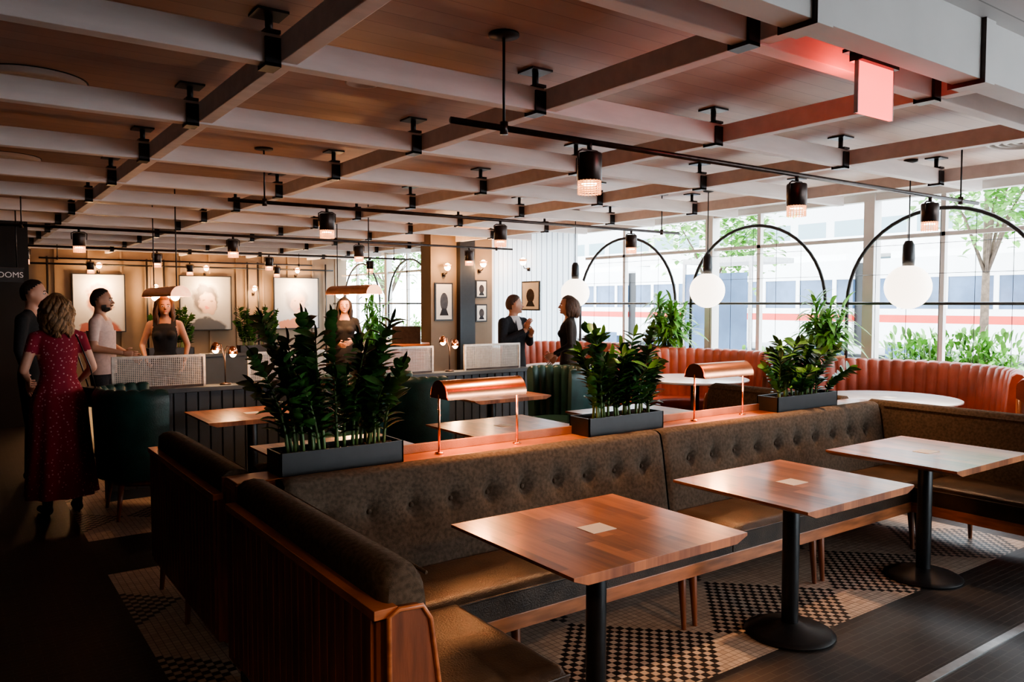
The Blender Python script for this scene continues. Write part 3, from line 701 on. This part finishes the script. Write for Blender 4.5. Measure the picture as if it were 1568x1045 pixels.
def person(name,loc,head_deg,H=1.7,fem=False,arms=None,hyaw=0,hpitch=0,skin='skin',hair='hairdk',hairlen=0,top='suit',bottom='blackcl',sleeve=1,dress=None,legs_apart=.10,shoes='blackcl',beard=False,jacket=False,bag=False,curly=0,seed=1,stance=0):
    random.seed(seed); k=H/1.70
    bo=B()
    wf=.9 if fem else 1.0
    T=[(.80,.14,.10,0),(.87,.168,.115,-.005),(.93,.17*(1.02 if fem else .95),.115,-.008),(1.06,.118 if fem else .145,.09,0),(1.16,.132 if fem else .158,.10,.003),(1.27,.155*wf+.01,.112,.008),(1.35,.172*wf,.10,.002),(1.41,.165*wf,.075,-.008),(1.445,.105*wf,.06,-.012),(1.475,.058*wf,.055,-.01),(1.55,.05*wf,.052,.002)]
    rs=[[(rx*math.cos(q),cy+ry*math.sin(q),z) for q in [2*pi*i/24 for i in range(24)]] for z,rx,ry,cy in T]
    bo.rings(rs,'skin')
    if fem:
        for s in (-1,1): bo.ell((s*.07,.085,1.26),.058,.05,.055,'skin',14,10)
    sh=.178*wf
    A=arms or {}
    R_=A.get('R',((.235,-.01,1.13),(.245,.06,.88))); L_=A.get('L',((-.235,-.01,1.13),(-.245,.06,.88)))
    ar=1.22 if (jacket or top=='shirt') and sleeve==1 else 1
    for s,(e,w) in ((1,R_),(-1,L_)):
        ff=.85 if fem else 1
        p=(s*sh,-.005,1.385); bo.cone(p,e,.056*ff*ar,.041*ff*ar,'skin'); bo.cone(e,w,.041*ff*ar,.027*ff*ar,'skin'); bo.cone((s*.08,-.005,1.42),p,.05*ff,.054*ff,'skin')
    la=legs_apart
    for s in (-1,1):
        off=stance*s
        bo.cone((s*.085,-.005,.88),(s*la,.015+off*.5,.48),.092,.06,'skin'); bo.cone((s*la,.015+off*.5,.48),(s*(la+.005),-.02+off,.085),.058,.038,'skin')
        bo.cone((s*(la+.005),-.03+off,.042),(s*(la+.02),.13+off,.032),.04,.03,'skin')
    hc=Vector((0,.015,1.605))
    hm=Matrix.Translation(hc)@Matrix.Rotation(math.radians(hyaw),4,'Z')@Matrix.Rotation(math.radians(hpitch),4,'X')
    def hf(p):
        z=p.z/.118; 
        t=max(0,-z); p.x*=1-.38*t*t; p.y*=1-.12*t
        if p.y>0: p.y=p.y*(.9) ; 
        if t>.2 and p.y>0: p.y+=.018*t
        return p
    bo.M=hm; bo.ell((0,0,0),.078,.100,.118,'skin',24,18,fn=hf); bo.cone((0,.088,.005),(0,.108,-.025),.012,.016,'skin',8); bo.ell((0,.075,-.085),.028,.022,.02,'skin',10,8)
    for s in (-1,1): bo.ell((s*.079,-.005,-.005),.010,.02,.032,'skin',10,8)
    bo.M=Matrix.Identity(4)
    me=remesh(bo)
    b=B()
    def region(c):
        z=c.z; ax=abs(c.x)
        if z<.075: return shoes
        for s,(e,w) in ((1,R_),(-1,L_)):
            e=Vector(e);w=Vector(w);p=Vector((s*sh,-.005,1.385))
            def ds(a,bv):
                t=max(0,min(1,(c-a).dot(bv-a)/(bv-a).length_squared)); return (c-(a+(bv-a)*t)).length,t
            d1,t1=ds(p,e); d2,t2=ds(e,w)
            if z<1.5 and (d2<.062 and d2<=d1+.01) and not (ax<.10 and d2>.05): return top if (sleeve>=1 and t2<.97) else skin
            if z<1.5 and d1<.075 and ax>sh-.05:
                if sleeve==0: return skin if t1>.02 or ax>sh-.03 else top
                return top if (sleeve>=1 or t1<sleeve) else skin
        if z>1.47: return skin
        if z>1.40 and ax<.075 and c.y>-.02: return skin if not jacket else 'shirtw'
        if jacket and c.y>.05 and ax<.012+.06*(z-1.12)/.3 and z>1.12: return 'shirtw'
        hem=.92 if not jacket else .80
        return top if z>hem else bottom
    cs=[(p.center.copy(),tuple(p.vertices)) for p in me.polygons]
    o0=len(b.V)
    for v in me.vertices: b.V.append(tuple(v.co))
    for c,f in cs:
        b.F.append([i+o0 for i in f]); b.MI.append(b.mi(region(c))); b.SM.append(True)
    def shell(rr,m,folds=0,amp=0):
        out=[]
        for i,(z,rx,ry,cy) in enumerate(rr):
            t=i/(len(rr)-1)
            out.append([((rx*(1+amp*t*math.sin(folds*q+1.3*i*.3)))*math.cos(q),cy+(ry*(1+amp*t*math.sin(folds*q+1.3*i*.3)))*math.sin(q),z) for q in [2*pi*j/64 for j in range(64)]])
        b.rings(out,m,True,False)
    if dress=='long': shell([(1.10,.128,.10,0),(1.05,.135,.108,0),(.98,.165,.13,0),(.90,.195,.15,0),(.7,.205,.165,0),(.5,.215,.18,0),(.3,.235,.205,0),(.15,.25,.22,0)],top,9,.08)
    if dress=='short': shell([(1.10,.125,.10,0),(.98,.165,.13,0),(.90,.19,.14,0),(.7,.205,.155,0),(.5,.22,.17,0)],top,7,.04)
    if jacket: 
        shell([(1.28,.18,.125,.004),(1.16,.168,.118,.003),(1.05,.160,.115,0),(.93,.178,.128,-.004),(.80,.187,.135,-.004)],top,2,.02)
        for s in (-1,1): b.add([(s*.02,.128,1.10),(s*.075,.118,1.22),(s*.085,.10,1.36),(s*.055,.085,1.43),(s*.045,.115,1.3)],[(0,1,2,3,4)],top)
    if top=='shirt': shell([(1.30,.185,.130,0),(1.15,.175,.13,0),(1.0,.172,.132,0),(.86,.182,.138,0)],top,5,.02)
    for s,(e,w),key in ((1,R_,'Rn'),(-1,L_,'Ln')):
        d=A.get(key+'d') or (Vector(w)-Vector(e)); n=A.get(key,(-s,0.2,0))
        hand(b,Vector(w)+(Vector(w)-Vector(e)).normalized()*.01,d,n,skin,s,A.get('curl',.5))
    b.M=hm
    for s in (-1,1):
        b.ell((s*.031,.082,.002),.0145,.008,.008,'eyew',10,8); b.ell((s*.031,.089,.002),.007,.004,.007,'eyed',8,6)
        b.tube([(s*.016,.093,.022),(s*.032,.092,.027),(s*.048,.082,.021)],.0035,hair,6)
    b.ell((0,.092,-.058),.022,.008,.007,'lips' if fem else skin,12,6); b.ell((0,.096,-.058),.018,.005,.0015,'lips',10,4)
    if beard:
        b.ell((0,.008,-.060),.068,.086,.064,hair,24,18,keep=lambda p:(p.y>.0 and p.z<-.004-.35*max(0,p.y-.03) ) or (.0<p.y<.045 and p.z<.02))
        b.tube([(-.024,.092,-.052),(0,.103,-.044),(.024,.092,-.052)],.005,hair,6)
    hl=hair
    def hfn(p):
        a=1+.03*noise.noise(Vector((p.x*30,p.y*30,p.z*18+seed))); 
        if not fem and p.z<0: p.x*=1-.25*(-p.z/.12); 
        return p*a
    if fem:
        zc=-.10
        b.ell((0,-.014,.014),.087,.106,.115,hl,28,20,keep=lambda p:(p.y<.045 and p.z>zc-(.055 if p.y<-.02 else 0)) or p.z>.062+.15*max(0,p.y-.06),fn=hfn)
    else:
        b.ell((0,-.010,.012),.083,.104,.116,hl,32,24,keep=lambda p:(p.z>-.01+max(0,p.y+.03)*.9) or (p.y<-.035 and p.z>-.075),fn=hfn)
    if hairlen>0:
        nst=34
        for i in range(nst):
            a=math.radians(-28+236*(i+.5)/nst)+pi
            rx=.080;ry=.098
            x0=rx*math.cos(a);y0=-.015+ry*math.sin(a)
            if y0>.05: continue
            ph=random.uniform(0,6); L=hairlen*random.uniform(.85,1.05); pts=[(x0*.6,y0*.6-.005,.095)]
            for j in range(9):
                t=j/8; wv=curly*.016*math.sin(ph+t*11); sp=1.04+.16*math.sin(pi*min(1,t*1.1))*(1+curly*.4)
                pts.append((x0*sp+wv,y0*sp-.004+curly*.012*math.cos(ph+t*11)-.01*t,.05-L*t))
            b.tube(pts,[.012]+[.016+.005*math.sin(pi*j/8) for j in range(8)]+[.006],hl,7)
    b.M=Matrix.Identity(4)
    if bag:
        b.M=Matrix.Translation((.245,.04,.90))@Matrix.Rotation(.15,4,'Z')
        b.box(-.035,.035,-.11,.11,-.08,.07,'blackcl'); b.box(-.04,.04,-.112,.112,-.01,.075,'black'); b.box(.038,.045,-.02,.02,-.02,.0,'steel'); b.M=Matrix.Identity(4)
        b.tube([(.245,.13,.97),(.20,.14,1.15),(.12,.10,1.40),(.10,.0,1.455),(.12,-.08,1.38),(.20,-.10,1.15),(.245,-.06,.97)],.006,'black',6)
    if fem:
        for s in (-1,1): b.tube([(s*(la+.005),-.055+stance*s,.05),(s*(la+.005),-.06+stance*s,0)],[.012,.006],shoes,8)
    o=b.obj(name,loc,math.radians(head_deg),fixn=False); o.scale=(k,k,k)
    return o
person('woman_in_maroon_dress',(.66,6.90,0),8,1.67,True,{'R':((.24,-.02,1.14),(.20,.20,1.02)),'L':((-.24,-.02,1.14),(-.17,.20,1.05)),'curl':.7},hyaw=-10,hair='hairbl',hairlen=.26,curly=1,top='dress',sleeve=.45,dress='long',bag=True,seed=3)
person('man_in_dark_shirt',(.62,8.45,0),-120,1.81,False,None,hyaw=10,hair='hairdk',top='blackcl',bottom='blackcl',sleeve=1,seed=4)
person('bearded_man_in_pale_shirt',(1.28,9.2,0),-115,1.75,False,{'R':((.25,.0,1.13),(.18,.24,1.08)),'L':((-.25,.02,1.13),(-.14,.25,1.02)),'curl':.8},hyaw=5,skin='skin2',hair='hairdk',top='shirt',bottom='suit',sleeve=.75,beard=True,seed=5)
person('woman_in_black_tank_top',(2.06,9.95,0),165,1.68,True,{'R':((.25,.0,1.14),(.20,.20,1.0)),'L':((-.25,.0,1.14),(-.22,.12,.95)),'curl':.6},hyaw=12,skin='skin2',hair='hairbr',hairlen=.34,curly=.6,top='blackcl',bottom='blackcl',sleeve=0,seed=6)
person('woman_in_black_dress',(4.53,10.4,0),158,1.68,True,{'R':((.23,.0,1.14),(.10,.20,1.08)),'L':((-.23,.0,1.14),(-.10,.20,1.10)),'curl':.7},hair='hairdk',hairlen=.36,curly=.4,top='blackcl',bottom='blackcl',sleeve=1,dress='short',seed=7)
person('man_in_suit',(5.58,7.76,0),-168,1.70,False,{'R':((.24,.03,1.16),(.06,.24,1.30)),'L':((-.24,.05,1.14),(-.03,.25,1.24)),'Rn':(-1,0,0),'Ln':(1,0,0),'Rnd':Vector((-.1,.3,.9)),'Lnd':Vector((.3,.5,.6)),'curl':.6},hyaw=55,hpitch=0,hair='hairbr',top='suit',bottom='jeans',jacket=True,seed=8)
person('woman_in_black_blazer',(6.10,7.34,0),52,1.69,True,{'R':((.22,-.03,1.14),(.19,.14,.97)),'L':((-.22,-.02,1.14),(-.10,.18,1.02)),'curl':.6},hyaw=12,hair='hairbr',hairlen=.20,curly=.2,top='blackcl',bottom='blackcl',jacket=False,seed=9)

# ---------------------------------------------------------------- exterior
b=B(); b.box(8.3,13,-30,60,-.3,-.1,'pave'); b.box(13,34,-30,60,-.35,-.25,'road'); b.box(34,60,-30,60,-.3,-.15,'pave'); b.box(-10,8.3,-30,YB-.2,-.3,-.1,'pave'); b.obj('street_ground')
b=B(); b.box(42,50,-20,75,-.2,22,'facade'); b.box(39,42,-20,75,4.2,5.2,'white'); b.obj('office_building')
b=B()
y=4.0
for s in range(3):
    a=y+s*11; c=a+10.4
    b.box(25,27.5,a,c,.15,1.0,'busw'); b.box(25,27.5,a,c,1.0,1.25,'busr'); b.box(25,27.5,a,c,1.25,1.45,'busw'); b.box(25.03,27.47,a,c,1.45,2.45,'glassdk'); b.box(25,27.5,a,c,2.45,3.1,'busw'); b.box(25.4,27.1,a+.5,c-.5,3.1,3.35,'busw')
    q=a+.6
    while q<c: b.box(24.98,25.03,q,q+.14,1.45,2.45,'busw'); q+=1.45
    for q in (a+1.5,c-1.5): b.box(24.99,25.6,q-.9,q+.9,-.25,.3,'glassdk')
    if s<2: b.box(25.15,27.35,c,c+.6,.2,3.0,'black')
b.obj('streetcar')
def tree(loc,seed,h=5,n=900):
    random.seed(seed); b=B(); b.tube([(0,0,0),(.05,0,h*.4),(.2,.1,h*.75)],[.12,.09,.05],'bark',10)
    cl=[]
    for i in range(7):
        a=random.uniform(0,2*pi); e=Vector((math.cos(a)*1.3,math.sin(a)*1.3,h*random.uniform(.6,1))); b.tube([(.05,0,h*.4),tuple(e*.5+Vector((0,0,h*.25))),tuple(e)],[.05,.03,.012],'bark',6); cl.append(e)
    for i in range(n):
        e=random.choice(cl); p=e+Vector((random.gauss(0,.5),random.gauss(0,.5),random.gauss(0,.4))); a=random.uniform(0,6.28)
        leaf(b,p,(math.cos(a),math.sin(a),random.uniform(-.5,.5)),(0,0,1),.26,.09,'leaf',.3,seg=3)
    b.obj('street_tree',loc,fixn=False)
tree((20,17.0,-.25),1,5.5,1100); tree((22,9.5,-.25),2,6.5,1100); tree((15,30,-.25),3)
b=B()
for s in (0,1): b.box(0,.05,s*1.6,s*1.6+.06,0,2.5,'steel')
b.box(0,1.3,0,1.66,2.5,2.6,'steel'); b.box(.02,.03,.1,1.6,.3,2.3,'glassdk'); b.obj('bus_shelter',(12,9.2,-.1))

# ---------------------------------------------------------------- world & portals
w=D.worlds.new('World'); S.world=w; w.use_nodes=True; nt=w.node_tree; bg=nt.nodes['Background']
bg.inputs[0].default_value=(.84,.93,1,1); bg.inputs[1].default_value=13
def portal(c,sx,sy,rot):
    l=D.lights.new('window_portal','AREA'); l.shape='RECTANGLE'; l.size=sx; l.size_y=sy; l.cycles.is_portal=True
    o=D.objects.new('window_portal',l); COL.objects.link(o); o.location=c; o.rotation_euler=rot
portal((8.28,(YB+11.8)/2,1.81),1.98,11.8-YB,(0,pi/2,0)); portal((8.28,(13.6+YF)/2,1.81),1.98,YF-13.6,(0,pi/2,0))
portal((6.45,YB-.25,1.75),3.2,2.1,(pi/2,0,pi))  # portal for the added rear opening
